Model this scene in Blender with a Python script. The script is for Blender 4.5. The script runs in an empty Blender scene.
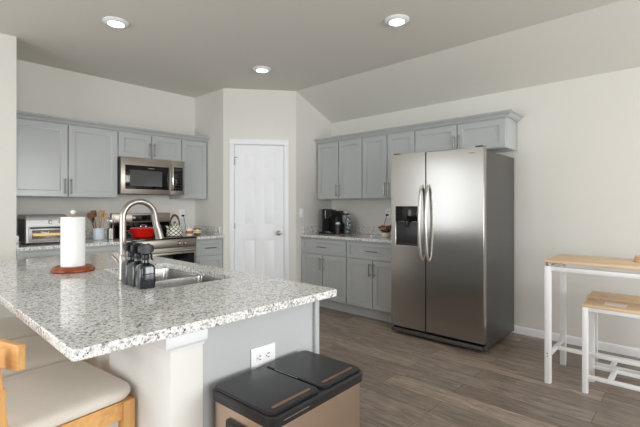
import bpy, bmesh, math, random
from mathutils import Vector, Matrix
random.seed(4)
PI = math.pi
S = bpy.context.scene
COL = S.collection

# ------------------------------------------------------------------ camera
cam_d = bpy.data.cameras.new('camera')
cam = bpy.data.objects.new('camera', cam_d); COL.objects.link(cam)
cam.location = (0, 0, 1.2784)
cam.rotation_euler = (PI/2, 0, (PI/4 - 0.0398) - PI/2)
cam_d.lens = 406.2/640*36; cam_d.sensor_width = 36
cam_d.shift_y = -(213.5 - 206.24)/640
cam_d.clip_start = .02
S.camera = cam
# ------------------------------------------------------------------ world, exposure
w = bpy.data.worlds.new('sky'); S.world = w; w.use_nodes = True
w.node_tree.nodes['Background'].inputs[0].default_value = (.80, .90, 1.0, 1)
w.node_tree.nodes['Background'].inputs[1].default_value = 1.6
S.view_settings.view_transform = 'Standard'; S.view_settings.look = 'None'
S.view_settings.gamma = 1; S.view_settings.use_curve_mapping = False
S.view_settings.exposure = -0.20
S.cycles.max_bounces = 10; S.cycles.diffuse_bounces = 6
S.cycles.use_denoising = True
S.cycles.sample_clamp_indirect = 6
def area(name, loc, rot, sx, sy, power, color=(1, 1, 1)):
    l = bpy.data.lights.new(name, 'AREA'); l.shape = 'RECTANGLE'; l.size = sx; l.size_y = sy
    l.energy = power; l.color = color
    o = bpy.data.objects.new(name, l); COL.objects.link(o); o.location = loc; o.rotation_euler = rot
    return o
# daylight through the windows behind the camera, plus an added one at the entry
area('daylight_rear_a', (2.5, -3.72, 1.60), (PI/2, 0, 0), 2.0, 1.98, 150, (.975, .99, 1))
area('daylight_rear_b', (-.6, -3.72, 1.45), (PI/2, 0, 0), 2.0, 1.7, 110, (.975, .99, 1))
area('daylight_left', (-3.52, 1.6, 1.25), (PI/2, 0, -PI/2), 2.6, 2.0, 130, (.95, .98, 1))
area('added_entry_light', (-2.3, 4.50, 1.5), (PI/2, 0, PI), 1.9, 1.8, 36, (.95, .98, 1))  # added lamp out of view, brightens the reflection in the fridge doors

# ------------------------------------------------------------------ materials
def new_mat(name):
    m = bpy.data.materials.new(name); m.use_nodes = True
    nt = m.node_tree; return m, nt, nt.nodes['Principled BSDF']
def lin(c):
    return tuple((x/255/12.92 if x/255 <= .04045 else ((x/255+.055)/1.055)**2.4) for x in c) + (1,)
def simple(name, rgb, rough=.5, metal=0, spec=.5, noise=.04, scale=20, bump=0, **kw):
    m, nt, b = new_mat(name)
    N = nt.nodes.new; L = nt.links.new
    tc = N('ShaderNodeTexCoord'); nz = N('ShaderNodeTexNoise'); nz.inputs['Scale'].default_value = scale
    nz.inputs['Detail'].default_value = 4
    L(tc.outputs['Object'], nz.inputs['Vector'])
    c = lin(rgb)
    mx = N('ShaderNodeMix'); mx.data_type = 'RGBA'
    mx.inputs['A'].default_value = tuple(max(0, v*(1-noise)) for v in c[:3]) + (1,)
    mx.inputs['B'].default_value = tuple(min(1, v*(1+noise)) for v in c[:3]) + (1,)
    L(nz.outputs['Fac'], mx.inputs['Factor']); L(mx.outputs['Result'], b.inputs['Base Color'])
    b.inputs['Roughness'].default_value = rough; b.inputs['Metallic'].default_value = metal
    b.inputs['Specular IOR Level'].default_value = spec
    if bump:
        bp = N('ShaderNodeBump'); bp.inputs['Strength'].default_value = bump; bp.inputs['Distance'].default_value = .002
        L(nz.outputs['Fac'], bp.inputs['Height']); L(bp.outputs['Normal'], b.inputs['Normal'])
    for k, v in kw.items(): b.inputs[k.replace('_', ' ')].default_value = v
    return m
def steel(name, rgb, rough=.28, aniso=.6, stretch=(4, 4, 160)):
    m, nt, b = new_mat(name)
    N = nt.nodes.new; L = nt.links.new
    tc = N('ShaderNodeTexCoord'); mp = N('ShaderNodeMapping'); mp.inputs['Scale'].default_value = stretch
    nz = N('ShaderNodeTexNoise'); nz.inputs['Scale'].default_value = 3; nz.inputs['Detail'].default_value = 5
    L(tc.outputs['Object'], mp.inputs['Vector']); L(mp.outputs['Vector'], nz.inputs['Vector'])
    mr = N('ShaderNodeMapRange'); mr.inputs['To Min'].default_value = rough*.85; mr.inputs['To Max'].default_value = rough*1.2
    L(nz.outputs['Fac'], mr.inputs['Value']); L(mr.outputs['Result'], b.inputs['Roughness'])
    b.inputs['Base Color'].default_value = lin(rgb); b.inputs['Metallic'].default_value = 1
    if aniso:
        tg = N('ShaderNodeTangent'); tg.direction_type = 'RADIAL'; tg.axis = 'Z'
        L(tg.outputs['Tangent'], b.inputs['Tangent']); b.inputs['Anisotropic'].default_value = aniso
    return m
def wood(name, a, b_, rough=.4, axis='X', scale=1.0):
    m, nt, b = new_mat(name)
    N = nt.nodes.new; L = nt.links.new
    tc = N('ShaderNodeTexCoord'); mp = N('ShaderNodeMapping')
    s = [28*scale]*3; s['XYZ'.index(axis)] = 1.6*scale; mp.inputs['Scale'].default_value = s
    nz = N('ShaderNodeTexNoise'); nz.inputs['Scale'].default_value = 1.5; nz.inputs['Detail'].default_value = 6
    nz.inputs['Distortion'].default_value = .6
    L(tc.outputs['Object'], mp.inputs['Vector']); L(mp.outputs['Vector'], nz.inputs['Vector'])
    r = N('ShaderNodeValToRGB'); r.color_ramp.elements[0].position = .3; r.color_ramp.elements[1].position = .7
    r.color_ramp.elements[0].color = lin(a); r.color_ramp.elements[1].color = lin(b_)
    L(nz.outputs['Fac'], r.inputs['Fac']); L(r.outputs['Color'], b.inputs['Base Color'])
    b.inputs['Roughness'].default_value = rough
    return m
def granite(name):
    m, nt, b = new_mat(name)
    N = nt.nodes.new; L = nt.links.new
    tc = N('ShaderNodeTexCoord')
    nz0 = N('ShaderNodeTexNoise'); nz0.inputs['Scale'].default_value = 60; nz0.inputs['Detail'].default_value = 2
    L(tc.outputs['Object'], nz0.inputs['Vector'])
    wv = N('ShaderNodeVectorMath'); wv.operation = 'MULTIPLY_ADD'
    wv.inputs[1].default_value = (.007, .007, .007)
    L(nz0.outputs['Color'], wv.inputs[0]); L(tc.outputs['Object'], wv.inputs[2])
    def cells(scale, stops):
        v = N('ShaderNodeTexVoronoi'); v.inputs['Scale'].default_value = scale
        L(wv.outputs[0], v.inputs['Vector'])
        sx = N('ShaderNodeSeparateColor'); L(v.outputs['Color'], sx.inputs[0])
        r = N('ShaderNodeValToRGB'); r.color_ramp.interpolation = 'CONSTANT'
        e = r.color_ramp.elements
        e[0].position = 0; e[0].color = stops[0][1]; e[1].position = stops[1][0]; e[1].color = stops[1][1]
        for p, c in stops[2:]:
            q = e.new(p); q.color = c
        L(sx.outputs[0], r.inputs['Fac']); return r.outputs['Color']
    g = lambda v, w=1.0: (v, v*w, v*.985*w, 1)
    c1 = cells(125, [(0, g(.86)), (.34, g(.70)), (.54, g(.90)), (.70, g(.30)), (.84, g(.48)), (.92, g(.06))])
    c2 = cells(250, [(0, g(.90)), (.45, g(.60)), (.60, g(.88)), (.78, g(.26)), (.90, g(.03))])
    mx = N('ShaderNodeMix'); mx.data_type = 'RGBA'; mx.inputs['Factor'].default_value = .45
    L(c1, mx.inputs['A']); L(c2, mx.inputs['B'])
    v3 = N('ShaderNodeTexVoronoi'); v3.inputs['Scale'].default_value = 70; L(wv.outputs[0], v3.inputs['Vector'])
    r3 = N('ShaderNodeValToRGB'); r3.color_ramp.elements[0].position = .24; r3.color_ramp.elements[1].position = .30
    r3.color_ramp.elements[0].color = (0, 0, 0, 1); r3.color_ramp.elements[1].color = (1, 1, 1, 1)
    L(v3.outputs['Distance'], r3.inputs['Fac'])
    s3 = N('ShaderNodeSeparateColor'); L(v3.outputs['Color'], s3.inputs[0])
    gt = N('ShaderNodeMath'); gt.operation = 'GREATER_THAN'; gt.inputs[1].default_value = .62; L(s3.outputs[1], gt.inputs[0])
    mxm = N('ShaderNodeMath'); mxm.operation = 'MULTIPLY'
    inv = N('ShaderNodeMath'); inv.operation = 'SUBTRACT'; inv.inputs[0].default_value = 1; L(r3.outputs['Color'], inv.inputs[1])
    L(inv.outputs[0], mxm.inputs[0]); L(gt.outputs[0], mxm.inputs[1])
    m2 = N('ShaderNodeMix'); m2.data_type = 'RGBA'; m2.inputs['B'].default_value = (.03, .03, .032, 1)
    L(mxm.outputs[0], m2.inputs['Factor']); L(mx.outputs['Result'], m2.inputs['A'])
    L(m2.outputs['Result'], b.inputs['Base Color'])
    b.inputs['Roughness'].default_value = .09; b.inputs['Specular IOR Level'].default_value = .55
    return m
def plank_floor(name):
    m, nt, b = new_mat(name)
    N = nt.nodes.new; L = nt.links.new
    tc = N('ShaderNodeTexCoord'); mp = N('ShaderNodeMapping'); mp.inputs['Rotation'].default_value = (0, 0, PI/2)
    L(tc.outputs['Object'], mp.inputs['Vector'])
    br = N('ShaderNodeTexBrick'); br.offset = .37; br.inputs['Scale'].default_value = 1
    br.inputs['Brick Width'].default_value = 1.22; br.inputs['Row Height'].default_value = .178
    br.inputs['Mortar Size'].default_value = .0016; br.inputs['Mortar Smooth'].default_value = .2; br.inputs['Bias'].default_value = 0
    br.inputs['Color1'].default_value = (0, 0, 0, 1); br.inputs['Color2'].default_value = (1, 1, 1, 1)
    br.inputs['Mortar'].default_value = (.5, .5, .5, 1)
    L(mp.outputs['Vector'], br.inputs['Vector'])
    # per-plank offset of the grain
    ad = N('ShaderNodeVectorMath'); ad.operation = 'MULTIPLY_ADD'; ad.inputs[1].default_value = (7, 3, 11)
    L(br.outputs['Color'], ad.inputs[0]); L(mp.outputs['Vector'], ad.inputs[2])
    m2 = N('ShaderNodeMapping'); m2.inputs['Scale'].default_value = (2.6, 20, 1); L(ad.outputs[0], m2.inputs['Vector'])
    nz = N('ShaderNodeTexNoise'); nz.inputs['Scale'].default_value = 1.6; nz.inputs['Detail'].default_value = 8
    nz.inputs['Roughness'].default_value = .74; nz.inputs['Distortion'].default_value = 1.1
    L(m2.outputs['Vector'], nz.inputs['Vector'])
    r = N('ShaderNodeValToRGB'); e = r.color_ramp.elements
    e[0].position = .28; e[0].color = lin((96, 84, 75)); e[1].position = .74; e[1].color = lin((180, 167, 153))
    q = e.new(.5); q.color = lin((139, 125, 113))
    L(nz.outputs['Fac'], r.inputs['Fac'])
    hs = N('ShaderNodeHueSaturation'); L(r.outputs['Color'], hs.inputs['Color'])
    mr = N('ShaderNodeMapRange'); mr.inputs['To Min'].default_value = .74; mr.inputs['To Max'].default_value = 1.22
    L(br.outputs['Color'], mr.inputs['Value']); L(mr.outputs['Result'], hs.inputs['Value'])
    mk = N('ShaderNodeMix'); mk.data_type = 'RGBA'; mk.inputs['B'].default_value = lin((52, 43, 38))
    L(br.outputs['Fac'], mk.inputs['Factor']); L(hs.outputs['Color'], mk.inputs['A'])
    L(mk.outputs['Result'], b.inputs['Base Color'])
    b.inputs['Roughness'].default_value = .36
    bp = N('ShaderNodeBump'); bp.inputs['Strength'].default_value = .15; bp.inputs['Distance'].default_value = .002
    L(nz.outputs['Fac'], bp.inputs['Height']); L(bp.outputs['Normal'], b.inputs['Normal'])
    return m
def lattice(name):      # cream kettle enamel with grey-green trellis
    m, nt, b = new_mat(name)
    N = nt.nodes.new; L = nt.links.new
    tc = N('ShaderNodeTexCoord'); mp = N('ShaderNodeMapping'); mp.inputs['Scale'].default_value = (1, 1, 1)
    sp = N('ShaderNodeSeparateXYZ'); L(tc.outputs['Object'], sp.inputs[0])
    at = N('ShaderNodeMath'); at.operation = 'ARCTAN2'; L(sp.outputs['Y'], at.inputs[0]); L(sp.outputs['X'], at.inputs[1])
    def wave(sg):
        a = N('ShaderNodeMath'); a.operation = 'MULTIPLY'; a.inputs[1].default_value = 5*sg; L(at.outputs[0], a.inputs[0])
        z = N('ShaderNodeMath'); z.operation = 'MULTIPLY_ADD'; z.inputs[1].default_value = 75; L(sp.outputs['Z'], z.inputs[0]); L(a.outputs[0], z.inputs[2])
        s = N('ShaderNodeMath'); s.operation = 'SINE'; L(z.outputs[0], s.inputs[0])
        ab = N('ShaderNodeMath'); ab.operation = 'ABSOLUTE'; L(s.outputs[0], ab.inputs[0])
        lt = N('ShaderNodeMath'); lt.operation = 'LESS_THAN'; lt.inputs[1].default_value = .38; L(ab.outputs[0], lt.inputs[0]); return lt
    x = N('ShaderNodeMath'); x.operation = 'MAXIMUM'; L(wave(1).outputs[0], x.inputs[0]); L(wave(-1).outputs[0], x.inputs[1])
    mx = N('ShaderNodeMix'); mx.data_type = 'RGBA'; mx.inputs['A'].default_value = lin((236, 234, 222)); mx.inputs['B'].default_value = lin((70, 84, 72))
    L(x.outputs[0], mx.inputs['Factor']); L(mx.outputs['Result'], b.inputs['Base Color']); b.inputs['Roughness'].default_value = .2
    return m
def emit(name, rgb, st):
    m, nt, b = new_mat(name)
    b.inputs['Emission Color'].default_value = rgb; b.inputs['Emission Strength'].default_value = st
    b.inputs['Base Color'].default_value = (.8, .8, .8, 1); return m

M = {}
M['wall'] = simple('wall_paint', (221, 219, 213), .75, noise=.012, scale=3, spec=.25)
M['ceil'] = simple('ceiling_paint', (219, 217, 210), .9, noise=.015, scale=3, spec=.1)
M['white'] = simple('white_trim_paint', (236, 238, 241), .35, noise=.01)
M['cab'] = simple('grey_cabinet_paint', (179, 182, 182), .23, noise=.015, scale=6)
M['cabin'] = simple('cabinet_underside_wood', (196, 180, 158), .5, noise=.05)
M['panel'] = simple('grey_island_panel', (186, 188, 190), .5, noise=.015)
M['post'] = simple('white_drywall', (222, 221, 217), .6, noise=.012, scale=8)
M['granite'] = granite('speckled_granite')
M['floor'] = plank_floor('vinyl_plank')
M['steel'] = steel('brushed_steel', (176, 173, 169), .19, .55)
M['steel2'] = steel('appliance_steel', (168, 160, 151), .36, .4)
M['sidesteel'] = simple('dark_grey_fridge_side', (92, 90, 88), .42, metal=.4, noise=.05)
M['sinksteel'] = steel('sink_steel', (200, 198, 195), .22, .3, (60, 6, 6))
M['silver'] = simple('silver_appliance_paint', (178, 178, 177), .38, metal=.55, noise=.02)
M['handle'] = simple('pale_satin_handle', (206, 202, 197), .3, metal=.85, noise=.02)
M['nickel'] = simple('satin_nickel', (160, 154, 148), .33, metal=1, noise=.02)
M['pull'] = simple('brushed_nickel_pull', (140, 136, 130), .3, metal=1, noise=.02)
M['chrome'] = simple('chrome', (215, 215, 215), .1, metal=1, noise=.01)
M['blackglass'] = simple('black_glass', (10, 10, 11), .06, noise=0)
M['black'] = simple('black_plastic', (22, 22, 24), .32, noise=.05)
M['lid'] = simple('black_lid_plastic', (30, 30, 32), .27, noise=.04, scale=60)
M['darkgrey'] = simple('dark_grey_plastic', (46, 47, 49), .4)
M['window'] = simple('oven_window_glass', (62, 64, 66), .1, noise=.1)
M['bronze'] = steel('champagne_steel', (208, 188, 170), .33, .4, (5, 5, 120))
M['copper'] = simple('copper_strip', (168, 132, 112), .3, metal=.9, noise=.03)
M['maple'] = wood('honey_maple', (205, 150, 88), (226, 176, 112), .38, 'Z')
M['maplex'] = wood('honey_maple_rail', (205, 150, 88), (228, 178, 114), .38, 'Y')
M['ash'] = wood('light_ash_board', (222, 190, 152), (238, 210, 174), .45, 'Y')
M['cherry'] = wood('cherry_base', (112, 48, 24), (150, 72, 38), .25, 'X')
M['fabric'] = simple('cream_linen', (218, 211, 200), .9, noise=.09, scale=260, bump=.5, spec=.15, Sheen_Weight=.15)
M['framewhite'] = simple('white_powder_coat', (238, 239, 240), .35, noise=.01)
M['paper'] = simple('white_paper', (246, 246, 245), .85, noise=.02, scale=70, bump=.2, spec=.1)
M['red'] = simple('red_enamel', (205, 28, 20), .14, noise=.02)
M['lattice'] = lattice('kettle_lattice_enamel')
M['cream'] = simple('cream_ceramic', (232, 226, 210), .25, noise=.03)
M['bluegrey'] = simple('pale_blue_ceramic', (205, 215, 226), .22, noise=.03)
M['brownwood'] = wood('dark_spoon_wood', (88, 52, 30), (128, 82, 50), .5, 'Z')
M['palewood'] = wood('pale_spoon_wood', (150, 118, 84), (188, 156, 116), .5, 'Z')
M['gold'] = simple('gold_band', (172, 140, 78), .25, metal=.9, noise=.1)
M['toast'] = simple('warm_oven_interior', (206, 170, 110), .35, metal=.4, noise=.2, scale=30)
M['bottleglass'] = simple('smoky_black_glass', (28, 34, 40), .08, noise=.1, Coat_Weight=.4)
M['orange'] = simple('orange_petals', (206, 116, 40), .6, noise=.2)
M['pink'] = simple('rose_petals', (176, 92, 82), .6, noise=.2)
M['leaf'] = simple('green_leaf', (84, 94, 40), .5, noise=.3)
M['outlet'] = simple('white_outlet_plastic', (242, 243, 244), .3, noise=.005)
M['slot'] = simple('outlet_slot', (50, 50, 52), .5)
M['glow'] = emit('led_lens', (1, .96, .9, 1), 7)
def glass(name, rgb, alpha):
    m, nt, b = new_mat(name)
    b.inputs['Base Color'].default_value = lin(rgb); b.inputs['Roughness'].default_value = .03
    b.inputs['Transmission Weight'].default_value = alpha; b.inputs['IOR'].default_value = 1.45
    return m
M['clear'] = glass('clear_glass', (225, 232, 234), .95)
M['ovenglass'] = glass('tinted_oven_glass', (190, 180, 165), .8)

# ------------------------------------------------------------------ mesh helpers
def BM(): return bmesh.new()
def box(bm, x0, x1, y0, y1, z0, z1, bev=0, seg=2):
    r = bmesh.ops.create_cube(bm, size=1)
    vs = r['verts']
    for v in vs:
        v.co = Vector(((x0+x1)/2 + v.co.x*(x1-x0), (y0+y1)/2 + v.co.y*(y1-y0), (z0+z1)/2 + v.co.z*(z1-z0)))
    if bev:
        es = list({e for v in vs for e in v.link_edges})
        bmesh.ops.bevel(bm, geom=es, offset=bev, segments=seg, affect='EDGES', profile=.5)
    return bm
def loft(bm, loops, cap0=True, cap1=True, closed=True):
    rows = [[bm.verts.new(p) for p in lp] for lp in loops]
    n = len(rows[0])
    for a, b in zip(rows, rows[1:]):
        for i in range(n if closed else n-1):
            j = (i+1) % n
            try: bm.faces.new((a[i], a[j], b[j], b[i]))
            except ValueError: pass
    if cap0 and closed: bm.faces.new(list(reversed(rows[0])))
    if cap1 and closed: bm.faces.new(rows[-1])
    return rows
def rr(cx, cy, w_, h_, r, z, n=5):
    out = []
    r = min(r, w_/2-1e-4, h_/2-1e-4)
    for k, (sx, sy) in enumerate(((1, 1), (-1, 1), (-1, -1), (1, -1))):
        for i in range(n+1):
            a = PI/2*k + PI/2*i/n
            out.append((cx + sx*(w_/2-r) + r*math.cos(a), cy + sy*(h_/2-r) + r*math.sin(a), z))
    return out
def lathe(bm, prof, c=(0, 0), seg=32, cap0=True, cap1=True):
    loft(bm, [[(c[0]+r*math.cos(2*PI*i/seg), c[1]+r*math.sin(2*PI*i/seg), z) for i in range(seg)] for r, z in prof], cap0, cap1)
    return bm
def tube(bm, pts, r, seg=10, caps=True):
    pts = [Vector(p) for p in pts]
    rs = r if isinstance(r, (list, tuple)) else [r]*len(pts)
    loops = []; up = None
    for i, p in enumerate(pts):
        t = (pts[min(i+1, len(pts)-1)] - pts[max(i-1, 0)]).normalized()
        if up is None:
            up = Vector((0, 0, 1)) if abs(t.z) < .9 else Vector((1, 0, 0))
        s = t.cross(up).normalized(); up = s.cross(t).normalized()
        loops.append([p + rs[i]*(math.cos(2*PI*k/seg)*s + math.sin(2*PI*k/seg)*up) for k in range(seg)])
    loft(bm, loops, caps, caps); return bm
def bar(bm, a, b, w_, h_, bev=0):       # rectangular bar from a to b (w_ horizontal, h_ vertical/other)
    a, b = Vector(a), Vector(b); t = (b-a).normalized()
    up = Vector((0, 0, 1)) if abs(t.z) < .9 else Vector((0, 1, 0))
    s = t.cross(up).normalized(); u = s.cross(t).normalized()
    lp = [[p + s*sx*w_/2 + u*su*h_/2 for sx, su in ((-1, -1), (1, -1), (1, 1), (-1, 1))] for p in (a, b)]
    loft(bm, lp); return bm
def prism(bm, poly, z0, z1):
    loft(bm, [[(x, y, z0) for x, y in poly], [(x, y, z1) for x, y in poly]]); return bm
def sweep(bm, path, prof):      # path in plan, prof = [(outward, z)], outward = right of travel
    P_ = [Vector(p) for p in path]; rows = []
    for i, p in enumerate(P_):
        d0 = (P_[i]-P_[i-1]).normalized() if i else None
        d1 = (P_[i+1]-P_[i]).normalized() if i < len(P_)-1 else None
        if d0 is None: d0 = d1
        if d1 is None: d1 = d0
        n0 = Vector((d0.y, -d0.x)); n1 = Vector((d1.y, -d1.x)); n = (n0+n1).normalized(); k = 1/max(.2, n.dot(n0))
        rows.append([(p.x+n.x*o*k, p.y+n.y*o*k, z) for o, z in prof])
    loft(bm, rows); return bm
def obj(name, bm, mat, parent=None, bevel=0, seg=2, sub=0, angle=35, label=None):
    bmesh.ops.recalc_face_normals(bm, faces=bm.faces)
    me = bpy.data.meshes.new(name); bm.to_mesh(me); bm.free()
    me.materials.append(mat if not isinstance(mat, str) else M[mat])
    for p in me.polygons: p.use_smooth = True
    me.set_sharp_from_angle(angle=math.radians(angle))
    o = bpy.data.objects.new(name, me); COL.objects.link(o)
    if parent: o.parent = parent
    if bevel:
        b = o.modifiers.new('bevel', 'BEVEL'); b.width = bevel; b.segments = seg; b.limit_method = 'ANGLE'; b.angle_limit = math.radians(40)
    if sub:
        s = o.modifiers.new('sub', 'SUBSURF'); s.levels = sub; s.render_levels = sub
    if label: o['label'] = label
    return o
def thing(name, label, cat, loc=(0, 0, 0), rotz=0, group=None):
    o = bpy.data.objects.new(name, None); COL.objects.link(o); o.empty_display_size = .1
    o.location = loc; o.rotation_euler = (0, 0, rotz); return tag(o, label, cat, group)
def tag(o, label, cat, group=None):
    o['label'] = label; o['category'] = cat
    if group: o['group'] = group
    return o
def struct(name, bm, mat, parent=None, bevel=0):
    o = obj(name, bm, mat, parent, bevel)
    if not parent: o['kind'] = 'structure'
    return o
def dup(root, loc, rotz, label):
    r = root.copy(); COL.objects.link(r); r.location = loc; r.rotation_euler = (0, 0, rotz); r['label'] = label
    for ch in list(root.children):
        c = ch.copy(); COL.objects.link(c); c.parent = r
        for g in list(ch.children):
            d = g.copy(); COL.objects.link(d); d.parent = c
    return r

# ------------------------------------------------------------------ the room
XB, YA, H, HB, XC = 4.3533, 5.0587, 2.7688, 2.4571, 3.651
XW, YR = -3.4, -3.6
struct('floor', box(BM(), XW-.1, XB+.1, YR-.1, YA+.1, -.1, 0), 'floor')
b = BM()
loft(b, [[(XW-.1, y, H), (XC, y, H), (XB+.1, y, HB-.0444), (XB+.1, y, H+.2), (XW-.1, y, H+.2)] for y in (YR-.1, YA+.1)])
co = struct('ceiling', b, 'ceil'); co.data.set_sharp_from_angle(angle=math.radians(10))
struct('wall_left', box(BM(), .4, 3.04, YA, YA+.1, 0, H), 'wall')
struct('wall_right', box(BM(), XB, XB+.1, YR, 3.9, 0, HB+.02), 'wall')
b = BM()
box(b, -1.25, .815, 4.393, 5.16, 0, H); box(b, XW-.1, -1.25, 4.393, 4.493, 0, .6); box(b, XW-.1, -1.25, 4.393, 4.493, 2.4, H); box(b, XW-.1, -3.3, 4.393, 4.493, .6, 2.4)
struct('wall_entry', b, 'wall')
# pantry corner closet
A2, B2 = Vector((2.94, 4.377)), Vector((3.651, 3.793))
dd = (B2-A2).normalized(); nn = Vector((-dd.y, dd.x))
if nn.dot(Vector((1, 1))) < 0: nn = -nn
DJ0, DJ1, DT = .125, .775, 2.075
p0 = A2+dd*DJ0; p1 = A2+dd*DJ1
b = BM()
prism(b, [(2.94, YA+.05), A2[:], p0[:], (p0+nn*.1)[:], (3.04, 4.43), (3.04, YA+.05)], 0, H)
prism(b, [p1[:], B2[:], (XB+.05, 3.793), (XB+.05, 3.893), (3.70, 3.893), (p1+nn*.1)[:]], 0, H)
prism(b, [p0[:], p1[:], (p1+nn*.1)[:], (p0+nn*.1)[:]], DT, H)
struct('wall_pantry', b, 'wall')
ang = math.atan2(dd.y, dd.x)
# casing (local frame of the diagonal wall, room side is -y)
b = BM()
cw = .058
for (x0, x1, z0, z1) in ((DJ0-cw+.008, DJ0+.008, 0, DT-.008), (DJ1-.008, DJ1+cw-.008, 0, DT-.008), (DJ0-cw+.008, DJ1+cw-.008, DT-.008, DT+cw)):
    box(b, x0, x1, -.017, 0, z0, z1, .004)
for (x0, x1, z0, z1) in ((DJ0, DJ0+.012, 0, DT-.004), (DJ1-.012, DJ1, 0, DT-.004), (DJ0, DJ1, DT-.012, DT)):
    box(b, x0, x1, 0, .1, z0, z1)
o = struct('trim_1', b, 'white'); o.location = (A2.x, A2.y, 0); o.rotation_euler.z = ang
# six panel door
b = BM()
W0, W1, ZT = DJ0+.015, DJ1-.015, DT-.016
cols = [W0, W0+.105, (W0+W1)/2-.045, (W0+W1)/2+.045, W1-.105, W1]
rows_ = [.008, .20, .86, 1.03, 1.64, 1.75, 1.955, ZT]
yf = .012
for i in range(5):
    for j in range(7):
        x0, x1, z0, z1 = cols[i], cols[i+1], rows_[j], rows_[j+1]
        if i in (1, 3) and j in (1, 3, 5):
            loops = []
            for ins, y in ((0, yf), (.010, yf+.007), (.020, yf+.007), (.034, yf+.002)):
                loops.append([(x0+ins, y, z0+ins), (x1-ins, y, z0+ins), (x1-ins, y, z1-ins), (x0+ins, y, z1-ins)])
            loft(b, loops, cap0=False)
        else:
            vs = [b.verts.new(p) for p in ((x0, yf, z0), (x1, yf, z0), (x1, yf, z1), (x0, yf, z1))]; b.faces.new(vs)
box(b, W0, W1, yf+.0075, yf+.036, rows_[0], ZT)
bmesh.ops.remove_doubles(b, verts=b.verts, dist=.0002)
door = struct('door_1', b, 'white'); door.location = (A2.x, A2.y, 0); door.rotation_euler.z = ang
b = BM(); kx, kz = W1-.062, .935
def lathe_y(b, prof, x, z, seg=24):     # axis along -y
    loft(b, [[(x+r*math.cos(2*PI*i/seg), y, z+r*math.sin(2*PI*i/seg)) for i in range(seg)] for r, y in prof])
lathe_y(b, [(.032, yf-.0005), (.032, yf-.006), (.012, yf-.010), (.010, yf-.03), (.024, yf-.038), (.028, yf-.05), (.024, yf-.06), (.010, yf-.066)], kx, kz)
obj('door_knob', b, 'nickel', door)
for z in (.25, 1.03, 1.84):
    b = BM(); tube(b, [(W0-.008, yf-.008, z-.04), (W0-.008, yf-.008, z+.04)], .006, 8); box(b, W0-.006, W0+.006, yf-.003, yf-.0005, z-.04, z+.04)
    if z > 1.8: tube(b, [(W0-.008, yf-.008, z+.055), (W0+.02, yf-.03, z+.06), (W0+.035, yf-.02, z+.055)], .004, 6); tube(b, [(W0-.008, yf-.008, z+.04), (W0-.008, yf-.008, z+.062)], .005, 6)
    obj('hinge', b, 'nickel', door)
# rear and west walls with window openings (behind the camera)
def wall_with_holes(name, horiz, fixed0, fixed1, a0, a1, holes):
    b = BM(); cuts = sorted({a0, a1, *[h[0] for h in holes], *[h[1] for h in holes]})
    for u0, u1 in zip(cuts, cuts[1:]):
        hh = [h for h in holes if h[0] <= u0+1e-6 and h[1] >= u1-1e-6]
        spans = [(0, H)] if not hh else [(0, hh[0][2]), (hh[0][3], H)]
        for z0, z1 in spans:
            if z1-z0 < 1e-3: continue
            if horiz: box(b, u0, u1, fixed0, fixed1, z0, z1)
            else: box(b, fixed0, fixed1, u0, u1, z0, z1)
    return struct(name, b, 'wall')
wall_with_holes('wall_rear', True, YR-.1, YR, XW, XB, [(-1.6, .4, .6, 2.3), (1.5, 3.5, .6, 2.6)])
wall_with_holes('wall_west', False, XW-.1, XW, YR, 4.393, [(.3, 2.9, .25, 2.25)])
for n, (x0, x1, zt_) in enumerate(((-1.6, .4, 2.3), (1.5, 3.5, 2.6))):
    b = BM()
    for a in ((x0, x0+.06, .6, zt_), (x1-.06, x1, .6, zt_), (x0, x1, .6, .66), (x0, x1, zt_-.06, zt_), ((x0+x1)/2-.03, (x0+x1)/2+.03, .6, zt_)):
        box(b, a[0], a[1], YR-.07, YR-.02, a[2], a[3])
    struct('window_%d' % (n+1), b, 'white')
b = BM()
for a in ((.3, .36, .25, 2.25), (2.84, 2.9, .25, 2.25), (.3, 2.9, .25, .31), (.3, 2.9, 2.19, 2.25), (1.57, 1.63, .25, 2.25)):
    box(b, XW-.07, XW-.02, a[0], a[1], a[2], a[3])
struct('window_3', b, 'white')
b = BM()
for a in ((-3.3, -3.24, .6, 2.4), (-1.31, -1.25, .6, 2.4), (-3.3, -1.25, .6, .66), (-3.3, -1.25, 2.34, 2.4), (-2.3, -2.24, .6, 2.4)):
    box(b, a[0], a[1], 4.41, 4.46, a[2], a[3])
struct('window_4', b, 'white')  # unseen window, added so the fridge doors reflect something bright
def baseboard(name, path):
    b = BM(); sweep(b, path, [(0, 0), (.013, 0), (.013, .058), (.010, .068), (.005, .074), (0, .074)]); return struct(name, b, 'white')
baseboard('baseboard_right', [(XB, 1.9), (XB, YR)][::-1][::-1])
baseboard('baseboard_rear', [(XB-.02, YR), (XW+.02, YR)])
baseboard('baseboard_west', [(XW, YR+.02), (XW, 4.37)])
baseboard('baseboard_entry', [(XW+.02, 4.393), (.80, 4.393)])

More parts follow.
